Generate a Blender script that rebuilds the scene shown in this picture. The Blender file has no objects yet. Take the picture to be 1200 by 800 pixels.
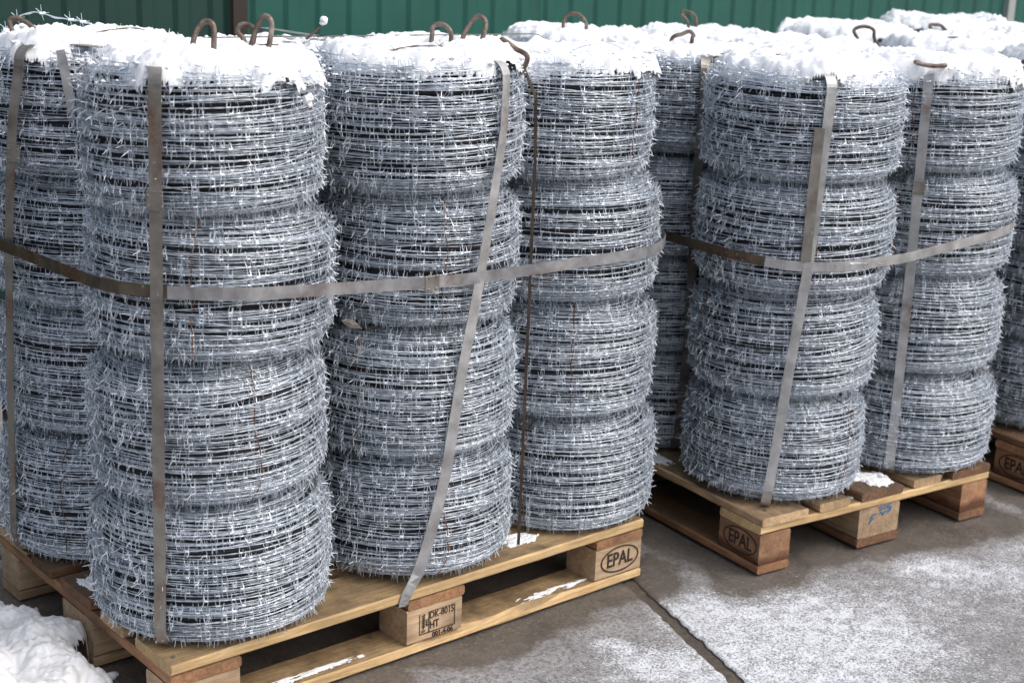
import bpy, bmesh, math, random
import numpy as np
from mathutils import Vector, Matrix

random.seed(7)
SC = bpy.context.scene
COL = SC.collection

# ------------------------------------------------------------------ camera, sky, sun, exposure
cam_d = bpy.data.cameras.new('camera')
cam = bpy.data.objects.new('camera', cam_d)
COL.objects.link(cam)
cam_d.sensor_width = 36.0
cam_d.lens = 1720.7 / 1200 * 36
cam_d.clip_start = 0.05
cam_d.clip_end = 400
R = Vector((0.76601279, -0.64189731, 0.03452893))
U = Vector((0.14604963, 0.22609612, 0.963094))
F = Vector((0.6260143, 0.73269939, -0.26694139))
m = Matrix((R, U, -F)).transposed().to_4x4()
m.translation = Vector((-1.09807, -2.200166, 1.436724))
cam.matrix_world = m
cam_d.dof.use_dof = True
cam_d.dof.focus_distance = 2.95
cam_d.dof.aperture_fstop = 4.8
SC.camera = cam

SUN_ELEV, SUN_AZ = math.radians(52), math.radians(150)     # azimuth clockwise from +Y
world = bpy.data.worlds.new('World')
SC.world = world
world.use_nodes = True
wn, wl = world.node_tree.nodes, world.node_tree.links
sky = wn.new('ShaderNodeTexSky')
sky.sky_type = 'NISHITA'
sky.sun_disc = False
sky.sun_elevation = SUN_ELEV
sky.sun_rotation = SUN_AZ
sky.air_density = 1.0
sky.dust_density = 5.0
sky.ozone_density = 1.0
hs = wn.new('ShaderNodeHueSaturation')
hs.inputs['Saturation'].default_value = 0.62
wl.new(sky.outputs[0], hs.inputs['Color'])
wl.new(hs.outputs[0], wn['Background'].inputs['Color'])
wn['Background'].inputs['Strength'].default_value = 0.14
sd = bpy.data.lights.new('sun', 'SUN')
sd.energy = 0.75
sd.angle = math.radians(90)
sd.color = (1.0, 0.985, 0.965)
sun = bpy.data.objects.new('sun', sd)
COL.objects.link(sun)
dirv = Vector((math.sin(SUN_AZ) * math.cos(SUN_ELEV), math.cos(SUN_AZ) * math.cos(SUN_ELEV), math.sin(SUN_ELEV)))
sun.rotation_euler = dirv.to_track_quat('Z', 'Y').to_euler()
SC.view_settings.view_transform = 'Standard'
SC.view_settings.look = 'None'
SC.view_settings.exposure = 0.5
SC.view_settings.gamma = 1.0


# ------------------------------------------------------------------ noise
def _h(ix, iy, iz, seed):
    n = (ix.astype(np.int64) * 374761393 + iy.astype(np.int64) * 668265263 + iz.astype(np.int64) * 2147483647 + seed * 974711) & 0x7fffffff
    n = ((n ^ (n >> 13)) * 1274126177) & 0x7fffffff
    n = ((n ^ (n >> 16)) * 1911520717) & 0x7fffffff
    return (n & 0xffff) / 65535.0


def vnoise(x, y, z=None, seed=0):
    x = np.asarray(x, float); y = np.asarray(y, float)
    z = np.zeros_like(x) if z is None else np.asarray(z, float)
    ix, iy, iz = np.floor(x), np.floor(y), np.floor(z)
    fx, fy, fz = x - ix, y - iy, z - iz
    fx, fy, fz = (f * f * (3 - 2 * f) for f in (fx, fy, fz))
    r = 0
    for dx in (0, 1):
        for dy in (0, 1):
            for dz in (0, 1):
                w = (fx if dx else 1 - fx) * (fy if dy else 1 - fy) * (fz if dz else 1 - fz)
                r = r + w * _h(ix + dx, iy + dy, iz + dz, seed)
    return r * 2 - 1


def fbm(x, y, z=None, o=4, seed=0):
    r, a, f = 0, .5, 1.0
    for i in range(o):
        r = r + a * vnoise(x * f, y * f, None if z is None else z * f, seed + i * 17)
        a *= .5; f *= 2.03
    return r


# ------------------------------------------------------------------ materials
def new_mat(name):
    mt = bpy.data.materials.new(name)
    mt.use_nodes = True
    nt = mt.node_tree
    return mt, nt, nt.nodes, nt.links, nt.nodes['Principled BSDF']


def nz(n, l, scale, detail=4, rough=.55, coord=None, vec=None, dist=0.0):
    t = n.new('ShaderNodeTexNoise')
    t.inputs['Scale'].default_value = scale
    t.inputs['Detail'].default_value = detail
    t.inputs['Roughness'].default_value = rough
    t.inputs['Distortion'].default_value = dist
    if vec is not None:
        l.new(vec, t.inputs['Vector'])
    return t.outputs['Fac']


def ramp(n, l, fac, stops):
    r = n.new('ShaderNodeValToRGB')
    e = r.color_ramp.elements
    while len(e) < len(stops):
        e.new(.5)
    for k, (p, c) in enumerate(stops):
        e[k].position = p
        e[k].color = (c[0], c[1], c[2], 1) if not isinstance(c, (int, float)) else (c, c, c, 1)
    l.new(fac, r.inputs[0])
    return r.outputs[0]


def mix(n, l, fac, a, b, mode='MIX'):
    x = n.new('ShaderNodeMix')
    x.data_type = 'RGBA'
    x.blend_type = mode
    for s, v in ((0, fac), (6, a), (7, b)):
        if isinstance(v, bpy.types.NodeSocket):
            l.new(v, x.inputs[s])
        elif s == 0:
            x.inputs[0].default_value = v
        else:
            x.inputs[s].default_value = (v[0], v[1], v[2], 1)
    return x.outputs[2]


def mth(n, l, op, a, b=0.0, clamp=False):
    x = n.new('ShaderNodeMath')
    x.operation = op
    x.use_clamp = clamp
    for s, v in ((0, a), (1, b)):
        if isinstance(v, bpy.types.NodeSocket):
            l.new(v, x.inputs[s])
        else:
            x.inputs[s].default_value = v
    return x.outputs[0]


def bump(n, l, h, strength, dist, bsdf):
    b = n.new('ShaderNodeBump')
    b.inputs['Strength'].default_value = strength
    b.inputs['Distance'].default_value = dist
    l.new(h, b.inputs['Height'])
    l.new(b.outputs[0], bsdf.inputs['Normal'])


def objvec(n, l, scale=(1, 1, 1), rnd=True):
    tc = n.new('ShaderNodeTexCoord')
    mp = n.new('ShaderNodeMapping')
    mp.inputs['Scale'].default_value = scale
    src = tc.outputs['Object']
    if rnd:
        oi = n.new('ShaderNodeObjectInfo')
        ad = n.new('ShaderNodeVectorMath'); ad.operation = 'SCALE'
        cb = n.new('ShaderNodeCombineXYZ')
        for k in range(3):
            l.new(oi.outputs['Random'], cb.inputs[k])
        l.new(cb.outputs[0], ad.inputs[0]); ad.inputs['Scale'].default_value = 37.0
        sm = n.new('ShaderNodeVectorMath'); sm.operation = 'ADD'
        l.new(src, sm.inputs[0]); l.new(ad.outputs[0], sm.inputs[1])
        src = sm.outputs[0]
    l.new(src, mp.inputs['Vector'])
    return mp.outputs[0]


def zinc_mat(name, c1, c2, metallic, rough):
    mt, nt, n, l, b = new_mat(name)
    v = objvec(n, l)
    f = nz(n, l, 14, 3, .6, vec=v)
    l.new(ramp(n, l, f, [(.32, c1), (.68, c2)]), b.inputs['Base Color'])
    b.inputs['Metallic'].default_value = metallic
    b.inputs['Roughness'].default_value = rough
    return mt


M_WIRE = zinc_mat('galvanised_wire', (.62, .69, .77), (.87, .915, .97), .74, .42)
M_BARB = zinc_mat('galvanised_barb', (.61, .67, .74), (.83, .875, .935), .62, .5)
M_CORE = zinc_mat('inner_windings_gap_shade', (.022, .024, .030), (.055, .058, .068), .3, .6)  # near-black tone paints in the shade between the outer turns
M_TIE = zinc_mat('rusty_tie', (.07, .035, .025), (.27, .13, .075), .2, .8)


def rod_mat():
    mt, nt, n, l, b = new_mat('rusty_rod')
    v = objvec(n, l)
    f = nz(n, l, 45, 5, .6, vec=v)
    l.new(ramp(n, l, f, [(.3, (.05, .036, .03)), (.5, (.14, .10, .08)), (.72, (.32, .26, .22))]), b.inputs['Base Color'])
    b.inputs['Metallic'].default_value = .25
    b.inputs['Roughness'].default_value = .55
    bump(n, l, f, .5, .002, b)
    return mt


M_ROD = rod_mat()


def strap_mat(name, c1, c2, rust):
    mt, nt, n, l, b = new_mat(name)
    v = objvec(n, l)
    f = nz(n, l, 22, 5, .6, vec=v)
    g = nz(n, l, 5, 4, .65, vec=v)
    h = nz(n, l, 160, 3, .7, vec=v)
    c = ramp(n, l, f, [(.3, c1), (.7, c2)])
    rf = ramp(n, l, g, [(rust, 0.0), (rust + .12, 1.0)])
    rc = ramp(n, l, h, [(.35, (.09, .035, .018)), (.65, (.27, .14, .08))])
    rm = mth(n, l, 'MULTIPLY', rf, .75)
    c = mix(n, l, rm, c, rc)
    sp = ramp(n, l, h, [(.66, 0.0), (.74, .5)])
    c = mix(n, l, sp, c, (.72, .73, .74))
    l.new(c, b.inputs['Base Color'])
    b.inputs['Metallic'].default_value = .65
    l.new(ramp(n, l, f, [(.3, .28), (.7, .55)]), b.inputs['Roughness'])
    bump(n, l, h, .25, .001, b)
    return mt


M_STRAP = strap_mat('strap_steel', (.35, .348, .35), (.60, .598, .60), .59)
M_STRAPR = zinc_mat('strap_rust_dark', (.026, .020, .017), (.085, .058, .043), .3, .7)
M_STRAPB = strap_mat('strap_steel_brown', (.075, .060, .046), (.17, .14, .105), .45)
M_STRAPG = strap_mat('strap_steel_grey', (.25, .25, .26), (.46, .46, .475), .57)
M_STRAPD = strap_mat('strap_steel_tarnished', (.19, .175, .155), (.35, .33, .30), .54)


def wood_mat(name, c_dark, c_mid, c_light, dirt=.35, wet=0.0):
    mt, nt, n, l, b = new_mat(name)
    v = objvec(n, l, (2.2, 26, 26))
    g1 = nz(n, l, 2.0, 5, .6, vec=v, dist=1.6)
    v2 = objvec(n, l, (6, 120, 120))
    g2 = nz(n, l, 2.2, 4, .7, vec=v2, dist=.4)
    v3 = objvec(n, l, (1, 1, 1))
    d = nz(n, l, 7, 6, .65, vec=v3)
    c = ramp(n, l, g1, [(.28, c_dark), (.5, c_mid), (.72, c_light)])
    c = mix(n, l, mth(n, l, 'MULTIPLY', ramp(n, l, g2, [(.3, 1.0), (.56, 0.0)]), .5), c, [x * .62 for x in c_dark])
    df = mth(n, l, 'MULTIPLY', ramp(n, l, d, [(.40, 0.0), (.66, 1.0)]), dirt * 1.7)
    c = mix(n, l, df, c, (.055, .036, .022))
    oi = n.new('ShaderNodeObjectInfo')
    k = mth(n, l, 'ADD', mth(n, l, 'MULTIPLY', oi.outputs['Random'], .42), .78)
    hsv = n.new('ShaderNodeHueSaturation')
    l.new(c, hsv.inputs['Color']); l.new(k, hsv.inputs['Value']); hsv.inputs['Saturation'].default_value = .88
    c = hsv.outputs[0]
    if wet:
        tc = n.new('ShaderNodeTexCoord')
        sx = n.new('ShaderNodeSeparateXYZ'); l.new(tc.outputs['Object'], sx.inputs[0])
        hh = mth(n, l, 'ADD', sx.outputs[2], mth(n, l, 'MULTIPLY', mth(n, l, 'SUBTRACT', d, .5), .11))
        wf = ramp(n, l, mth(n, l, 'ADD', mth(n, l, 'MULTIPLY', hh, 10.0), .5), [(.22, wet), (.42, 0.0)])
        c = mix(n, l, wf, c, (.07, .022, .012))
    tcn = n.new('ShaderNodeTexCoord')
    sn = n.new('ShaderNodeSeparateXYZ'); l.new(tcn.outputs['Normal'], sn.inputs[0])
    up = ramp(n, l, sn.outputs[2], [(.75, 0.0), (.95, 1.0)])
    d2 = nz(n, l, 16, 6, .7, vec=v3)
    up = mth(n, l, 'MULTIPLY', up, ramp(n, l, d2, [(.30, .95), (.66, .35)]))
    c = mix(n, l, up, c, (.105, .078, .052))
    l.new(c, b.inputs['Base Color'])
    b.inputs['Roughness'].default_value = .68
    b.inputs['Specular IOR Level'].default_value = .3
    hgt = mth(n, l, 'ADD', mth(n, l, 'MULTIPLY', g2, .6), g1)
    bump(n, l, hgt, .55, .0015, b)
    return mt


W_PALE = wood_mat('pine_pale', (.44, .26, .09), (.64, .41, .16), (.76, .54, .25), .18)
W_TAN = wood_mat('pine_tan', (.34, .20, .09), (.52, .33, .16), (.64, .44, .24), .28)
W_ORANGE = wood_mat('pine_orange', (.24, .10, .035), (.38, .17, .06), (.50, .25, .10), .3)
W_BROWN = wood_mat('pine_brown_damp', (.12, .05, .022), (.21, .095, .04), (.33, .165, .075), .45)
W_BLOCK = wood_mat('chip_block', (.38, .235, .12), (.54, .36, .20), (.66, .47, .29), .28)
W_BLOCKD = wood_mat('chip_block_damp', (.25, .11, .045), (.40, .19, .08), (.52, .27, .12), .35, wet=.85)


def ink_mat(name, c):
    mt, nt, n, l, b = new_mat(name)
    f = nz(n, l, 320, 3, .6, vec=objvec(n, l))
    l.new(ramp(n, l, f, [(.35, c), (.8, [x * 2.2 + .02 for x in c])]), b.inputs['Base Color'])
    b.inputs['Roughness'].default_value = .8
    return mt


M_INK = ink_mat('burnt_ink', (.016, .009, .006))
M_BLUE = ink_mat('blue_paint', (.015, .10, .22))


def snow_mat():
    mt, nt, n, l, b = new_mat('snow')
    v = objvec(n, l, rnd=False)
    f = nz(n, l, 240, 4, .7, vec=v)
    g = nz(n, l, 35, 4, .6, vec=v)
    l.new(ramp(n, l, g, [(.3, (.80, .83, .87)), (.7, (.90, .915, .93))]), b.inputs['Base Color'])
    b.inputs['Roughness'].default_value = .75
    b.inputs['Specular IOR Level'].default_value = .25
    b.inputs['Subsurface Weight'].default_value = .12
    b.inputs['Subsurface Radius'].default_value = (.012, .014, .018)
    b.inputs['Subsurface Scale'].default_value = 1.0
    bump(n, l, mth(n, l, 'ADD', f, mth(n, l, 'MULTIPLY', g, 2.0)), .35, .003, b)
    return mt


M_SNOW = snow_mat()


M_SNOWD = M_SNOW.copy(); M_SNOWD.name = 'old_snow'
for _n in M_SNOWD.node_tree.nodes:
    if _n.type == 'VALTORGB':
        _n.color_ramp.elements[0].color = (.60, .61, .63, 1); _n.color_ramp.elements[1].color = (.83, .84, .855, 1)


def paint_mat(name, c):
    mt, nt, n, l, b = new_mat(name)
    f = nz(n, l, 3.5, 5, .6, vec=objvec(n, l))
    l.new(ramp(n, l, f, [(.3, [x * .85 for x in c]), (.7, [x * 1.15 for x in c])]), b.inputs['Base Color'])
    b.inputs['Roughness'].default_value = .45
    return mt


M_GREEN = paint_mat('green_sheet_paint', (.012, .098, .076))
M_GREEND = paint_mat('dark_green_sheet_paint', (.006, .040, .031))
M_POST = paint_mat('brown_post_paint', (.030, .022, .018))
M_POSTG = paint_mat('grey_post_paint', (.34, .36, .36))


def concrete_mat():
    mt, nt, n, l, b = new_mat('concrete_with_snow_dust')
    tc = n.new('ShaderNodeTexCoord')
    v = tc.outputs['Object']
    at = n.new('ShaderNodeAttribute'); at.attribute_name = 'snow'
    aw = n.new('ShaderNodeAttribute'); aw.attribute_name = 'wet'
    f = nz(n, l, 9, 6, .65, vec=v)
    g = nz(n, l, 110, 5, .75, vec=v)
    s = nz(n, l, 260, 3, .7, vec=v)
    c = ramp(n, l, f, [(.3, (.235, .232, .236)), (.7, (.385, .38, .386))])
    c = mix(n, l, ramp(n, l, g, [(.40, .75), (.58, 0.0)]), c, (.085, .072, .066))
    c = mix(n, l, ramp(n, l, s, [(.56, 0.0), (.68, .7)]), c, (.42, .40, .39))
    wetc = ramp(n, l, f, [(.3, (.066, .058, .051)), (.7, (.145, .131, .117))])
    wetc = mix(n, l, ramp(n, l, g, [(.50, 0.0), (.64, .8)]), wetc, (.20, .17, .14))
    wetc = mix(n, l, ramp(n, l, s, [(.60, 0.0), (.70, .8)]), wetc, (.36, .33, .30))
    wf = mth(n, l, 'ADD', aw.outputs['Fac'], mth(n, l, 'MULTIPLY', mth(n, l, 'SUBTRACT', f, .5), 1.3))
    wm = ramp(n, l, wf, [(.38, 0.0), (.62, 1.0)])
    c = mix(n, l, wm, c, wetc)
    # thin dusting: granular cover
    mg = nz(n, l, 190, 4, .8, vec=v)
    mb = nz(n, l, 24, 5, .7, vec=v)
    cov = mth(n, l, 'ADD', at.outputs['Fac'], mth(n, l, 'ADD', mth(n, l, 'MULTIPLY', mth(n, l, 'SUBTRACT', mg, .5), 3.0),
                                                     mth(n, l, 'MULTIPLY', mth(n, l, 'SUBTRACT', mb, .5), 1.3)))
    sm = ramp(n, l, cov, [(.32, 0.0), (.78, .95)])
    c = mix(n, l, sm, c, (.76, .79, .84))
    l.new(c, b.inputs['Base Color'])
    rr = mth(n, l, 'SUBTRACT', .82, mth(n, l, 'MULTIPLY', wm, .38))
    l.new(mth(n, l, 'MAXIMUM', rr, mth(n, l, 'MULTIPLY', sm, .8)), b.inputs['Roughness'])
    hh = mth(n, l, 'ADD', mth(n, l, 'MULTIPLY', g, .7), mth(n, l, 'ADD', f, mth(n, l, 'MULTIPLY', sm, .9)))
    bump(n, l, hh, .6, .004, b)
    return mt


def dirt_mat():
    mt, nt, n, l, b = new_mat('damp_dirt')
    v = n.new('ShaderNodeTexCoord').outputs['Object']
    f = nz(n, l, 60, 5, .7, vec=v)
    l.new(ramp(n, l, f, [(.3, (.045, .036, .028)), (.7, (.12, .10, .08))]), b.inputs['Base Color'])
    b.inputs['Roughness'].default_value = .85
    bump(n, l, f, .8, .006, b)
    return mt


M_CONC = concrete_mat()
M_DIRT = dirt_mat()


def leaf_mat():
    mt, nt, n, l, b = new_mat('dead_leaf')
    f = nz(n, l, 60, 4, .6, vec=objvec(n, l))
    l.new(ramp(n, l, f, [(.3, (.20, .18, .15)), (.7, (.42, .40, .36))]), b.inputs['Base Color'])
    b.inputs['Roughness'].default_value = .7
    return mt


M_LEAF = leaf_mat()


# ------------------------------------------------------------------ mesh helpers
def mesh_np(name, V, Fq, mat, smooth=True):
    """V (n,3); Fq a list of int arrays (k,3) or (k,4)"""
    me = bpy.data.meshes.new(name)
    V = np.asarray(V, np.float32)
    Fq = [np.asarray(f, np.int32) for f in Fq if len(f)]
    me.vertices.add(len(V))
    me.vertices.foreach_set('co', V.ravel())
    lv = np.concatenate([f.ravel() for f in Fq])
    tot = np.concatenate([np.full(len(f), f.shape[1], np.int32) for f in Fq])
    st = np.concatenate([[0], np.cumsum(tot)[:-1]]).astype(np.int32)
    me.loops.add(len(lv))
    me.loops.foreach_set('vertex_index', lv)
    me.polygons.add(len(tot))
    me.polygons.foreach_set('loop_start', st)
    me.polygons.foreach_set('loop_total', tot)
    me.polygons.foreach_set('use_smooth', np.full(len(tot), smooth, bool))
    me.update(calc_edges=True)
    me.validate()
    if mat:
        me.materials.append(mat)
    return me


def obj(name, data, parent=None, loc=(0, 0, 0), rot=(0, 0, 0), scale=(1, 1, 1)):
    o = bpy.data.objects.new(name, data)
    COL.objects.link(o)
    o.location = loc; o.rotation_euler = rot; o.scale = scale
    if parent is not None:
        o.parent = parent
    return o


def tag(o, label=None, cat=None, group=None, kind=None):
    if label: o['label'] = label
    if cat: o['category'] = cat
    if group: o['group'] = group
    if kind: o['kind'] = kind
    return o


def nrm(a):
    return a / np.maximum(np.linalg.norm(a, axis=-1, keepdims=True), 1e-12)


def tube(P, r, k=3, ref=(0, 0, 1), cap=True):
    P = np.asarray(P, float)
    T = nrm(np.gradient(P, axis=0))
    A = nrm(np.cross(T, np.broadcast_to(ref, T.shape)))
    B = np.cross(A, T)
    r = np.broadcast_to(r, (len(P),))
    a = np.arange(k) * 2 * np.pi / k
    V = P[:, None] + r[:, None, None] * (np.cos(a)[None, :, None] * A[:, None] + np.sin(a)[None, :, None] * B[:, None])
    i = np.arange(len(P) - 1)[:, None] * k
    j = np.arange(k)[None]
    jn = (j + 1) % k
    Q = np.stack([i + j, i + jn, i + k + jn, i + k + j], -1).reshape(-1, 4)
    fs = [Q]
    if cap and k == 4:
        e = (len(P) - 1) * k
        fs.append(np.array([[0, 3, 2, 1], [e, e + 1, e + 2, e + 3]]))
    return V.reshape(-1, 3), fs


class Acc:
    def __init__(s):
        s.V = []; s.Q = []; s.T = []; s.n = 0

    def add(s, V, fs):
        for f in fs:
            f = np.asarray(f)
            if len(f):
                (s.Q if f.shape[1] == 4 else s.T).append(f + s.n)
        s.V.append(np.asarray(V)); s.n += len(V)

    def mesh(s, name, mat, smooth=True):
        fs = []
        if s.Q: fs.append(np.concatenate(s.Q))
        if s.T: fs.append(np.concatenate(s.T))
        return mesh_np(name, np.concatenate(s.V), fs, mat, smooth)


# ------------------------------------------------------------------ ground
def px_dist(x, y, rects):
    d = np.full(x.shape, 9.0)
    for (cx, cy, a, lx, ly) in rects:
        dx, dy = x - cx, y - cy
        u = dx * math.cos(a) + dy * math.sin(a)
        v = -dx * math.sin(a) + dy * math.cos(a)
        ex = np.maximum(np.maximum(-u, u - lx), 0)
        ey = np.maximum(np.maximum(-v, v - ly), 0)
        d = np.minimum(d, np.hypot(ex, ey))
    return d


P2A = -0.12268
P2C = np.array([1.43203, -0.15813])
P3C = np.array([2.455, -0.265])
RECTS = [(0, 0, 0, 1.2, .8), (P2C[0], P2C[1], P2A, .8, 1.2), (P3C[0], P3C[1], P2A, .8, 1.2)]

ground = obj('ground', mesh_np('ground', [(-60, -60, -.008), (60, -60, -.008), (60, 60, -.008), (-60, 60, -.008)], [[[0, 1, 2, 3]]], M_DIRT))
tag(ground, 'damp dirt yard under the concrete slabs', kind='structure')
JA = math.atan2(-.313, .95)                                 # slab axes follow the visible joint
JU = np.array([math.cos(JA), math.sin(JA)]); JV = np.array([-math.sin(JA), math.cos(JA)])
JO = np.array([1.150, -0.05])
STREAKS = [  # x, y, radius, amount of dusted snow
    (1.22, -.25, .12, .60), (1.14, -.44, .16, .56), (1.22, -.40, .16, .46), (1.30, -.20, .09, .32), (1.13, -.14, .055, .45),
    (1.75, -.19, .07, .46), (1.81, -.28, .07, .40), (1.88, -.36, .09, .44), (1.95, -.55, .12, .40), (1.55, -.20, .09, .36),
    (1.65, -.45, .14, .26), (1.40, -.35, .18, .34), (1.35, -.60, .22, .34), (1.0, -.60, .2, .26), (1.75, -.75, .3, .25), (2.1, -.32, .07, .30), (2.15, -.48, .1, .26),
    (.912, -.136, .030, .46), (.915, -.21, .04, .46), (.925, -.29, .06, .50), (.95, -.40, .08, .36), (.74, -.15, .09, .10), (.85, -.35, .10, .26), (.60, -.3, .12, .20)]


def slab(u0, u1, v0, v1, cell):
    g = .0125
    us = np.arange(u0 + g, u1 - g + 1e-6, (u1 - u0 - 2 * g) / max(2, round((u1 - u0) / cell)))
    vs = np.arange(v0 + g, v1 - g + 1e-6, (v1 - v0 - 2 * g) / max(2, round((v1 - v0) / cell)))
    uu, vv = np.meshgrid(us, vs, indexing='ij')
    nu, nv = uu.shape
    # chipped edges
    e = np.zeros_like(uu)
    ju = fbm(vv * 34, uu * 0 + u0, o=4, seed=3) * .014
    uu2 = uu.copy()
    uu2[0] += np.abs(ju[0]); uu2[-1] -= np.abs(ju[-1])
    vv2 = vv.copy()
    jv = fbm(uu * 34, vv * 0 + v0, o=4, seed=5) * .014
    vv2[:, 0] += np.abs(jv[:, 0]); vv2[:, -1] -= np.abs(jv[:, -1])
    P = JO[None, None] + uu2[..., None] * JU + vv2[..., None] * JV
    x, y = P[..., 0], P[..., 1]
    z = fbm(x * 3, y * 3, o=4, seed=9) * .004 + fbm(x * 25, y * 25, o=3, seed=19) * .0012
    edge = np.minimum(np.minimum(uu - u0, u1 - uu), np.minimum(vv - v0, v1 - vv))
    z = z - .006 * np.clip(1 - edge / .02, 0, 1) ** 2 - .003
    snow = .02 + .26 * fbm(x * 5, y * 5, o=4, seed=55)
    for sx, sy, sr, sa in STREAKS:
        snow += sa * np.exp(-((x - sx) ** 2 + (y - sy) ** 2) / (2 * (sr * .8) ** 2))
    far = np.clip((np.hypot(x - 1.2, y + .3) - 1.2) / 1.0, 0, 1)
    snow = snow * (1 - far) + far * (.12 + .3 * fbm(x * 1.6, y * 1.6, seed=77))
    d = px_dist(x, y, RECTS)
    dn = d + .10 * fbm(x * 6, y * 6, o=3, seed=31)
    wet = np.clip(1.1 - dn / .17, 0, 1.1)
    wet = np.maximum(wet, np.clip(1.0 - np.abs((x - 1.2) * .95) / .25, 0, 1) * np.clip((y + .12) / .1, 0, 1))
    snow = np.minimum(snow, .70) - .70 * np.clip(wet * 1.2, 0, 1)
    snow -= .6 * np.clip(1 - np.abs(edge) / .014, 0, 1)
    V = np.concatenate([P, z[..., None]], -1).reshape(-1, 3)
    idx = np.arange(nu * nv).reshape(nu, nv)
    Q = np.stack([idx[:-1, :-1], idx[1:, :-1], idx[1:, 1:], idx[:-1, 1:]], -1).reshape(-1, 4)
    ring = np.concatenate([idx[:, 0], idx[-1, 1:], idx[-2::-1, -1], idx[0, -2:0:-1]])
    low = V[ring].copy(); low[:, 2] = -.0075
    b0 = len(V)
    k = np.arange(len(ring)); kn = (k + 1) % len(ring)
    S = np.stack([ring[k], b0 + k, b0 + kn, ring[kn]], -1)
    me = mesh_np('concrete_slab', np.concatenate([V, low]), [Q, S], M_CONC)
    for nm, a in (('snow', snow), ('wet', wet)):
        at = me.attributes.new(nm, 'FLOAT', 'POINT')
        full = np.concatenate([a.ravel(), np.full(len(ring), -.5 if nm == 'snow' else 1.0)]).astype(np.float32)
        at.data.foreach_set('value', full)
    return obj('concrete_slab', me, ground)


for (u0, u1, cell_u) in ((-2.6, 0, .016), (0, 2.6, .016), (2.6, 5.2, .06), (-5.2, -2.6, .06)):
    for (v0, v1) in ((-3.6, -1.3), (-1.3, .62), (.62, 2.6)):
        slab(u0, u1, v0, v1, cell_u if v0 == -1.3 else .05)


# ------------------------------------------------------------------ green metal fence
FP = np.array([1.2865, 1.98]); FA = -.085                    # the post seen left of the middle
FU = np.array([math.cos(FA), math.sin(FA)])
fence = obj('metal_fence', None, None, (FP[0], FP[1], 0), (0, 0, FA))
tag(fence, 'green corrugated sheet metal fence behind the stacked wire pallets', 'fence')


def sheet(x0, x1, mat, seed):
    rs = random.Random(seed)
    prof = []
    x = x0
    pitch = .115
    while x < x1 - 1e-6:
        w = min(pitch, x1 - x)
        for fx, d in ((0, 0), (.014, 0), (.030, -.008), (.062, -.008), (.078, 0)):
            if fx < w: prof.append((x + fx, d))
        x += pitch
    prof.append((x1, 0))
    prof = np.array(prof)
    th = .0016
    zs = np.array([.06, .7, 1.4, 2.1])
    n = len(prof)
    V = []
    for zz in zs:
        for off in (0, th):
            V.append(np.column_stack([prof[:, 0], prof[:, 1] + off, np.full(n, zz)]))
    V = np.concatenate(V)
    fs = []
    for a in range(len(zs) - 1):
        for s in (0, 1):
            b0 = (a * 2 + s) * n; b1 = b0 + 2 * n
            i = np.arange(n - 1)
            q = np.stack([b0 + i, b0 + i + 1, b1 + i + 1, b1 + i], -1)
            fs.append(q if s == 0 else q[:, ::-1])
    i = np.arange(n - 1); t0 = (len(zs) - 1) * 2 * n
    fs.append(np.stack([t0 + i, t0 + i + 1, t0 + n + i + 1, t0 + n + i], -1))
    return obj('corrugated_sheet', mesh_np('corrugated_sheet', V, fs, mat, False), fence, (0, rs.uniform(-.002, .002), 0))


def box_mesh(name, sx, sy, sz, mat, bev=.002):
    bm = bmesh.new()
    bmesh.ops.create_cube(bm, size=1)
    bmesh.ops.scale(bm, vec=(sx, sy, sz), verts=bm.verts)
    if bev:
        bmesh.ops.bevel(bm, geom=bm.edges[:], offset=bev, segments=2, affect='EDGES', profile=.6)
    me = bpy.data.meshes.new(name)
    bm.to_mesh(me); bm.free()
    me.materials.append(mat)
    return me


XR = 3.86
xs = -3.45
while xs < -.03:
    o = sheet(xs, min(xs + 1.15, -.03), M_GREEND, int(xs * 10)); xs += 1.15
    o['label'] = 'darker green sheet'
xs = .03
k = 0
while xs < XR - .03:
    sheet(xs, min(xs + 1.15, XR - .03), M_GREEN, k + 50); xs += 1.15; k += 1
for px, mt, lb in ((0, M_POST, 'dark brown post'), (XR, M_POSTG, 'pale grey post'), (-3.5, M_POST, 'dark brown post')):
    o = obj('post', box_mesh('post', .05, .05, 2.2, mt), fence, (px, 0, 1.08)); o['label'] = lb
xs = XR + .03
while xs < 6.5:
    sheet(xs, xs + 1.15, M_GREEN, k + 90); xs += 1.15; k += 1
for zz in (.4, 1.75):
    obj('rail', box_mesh('rail', 10.1, .03, .05, M_POST), fence, (1.5, .035, zz))


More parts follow.
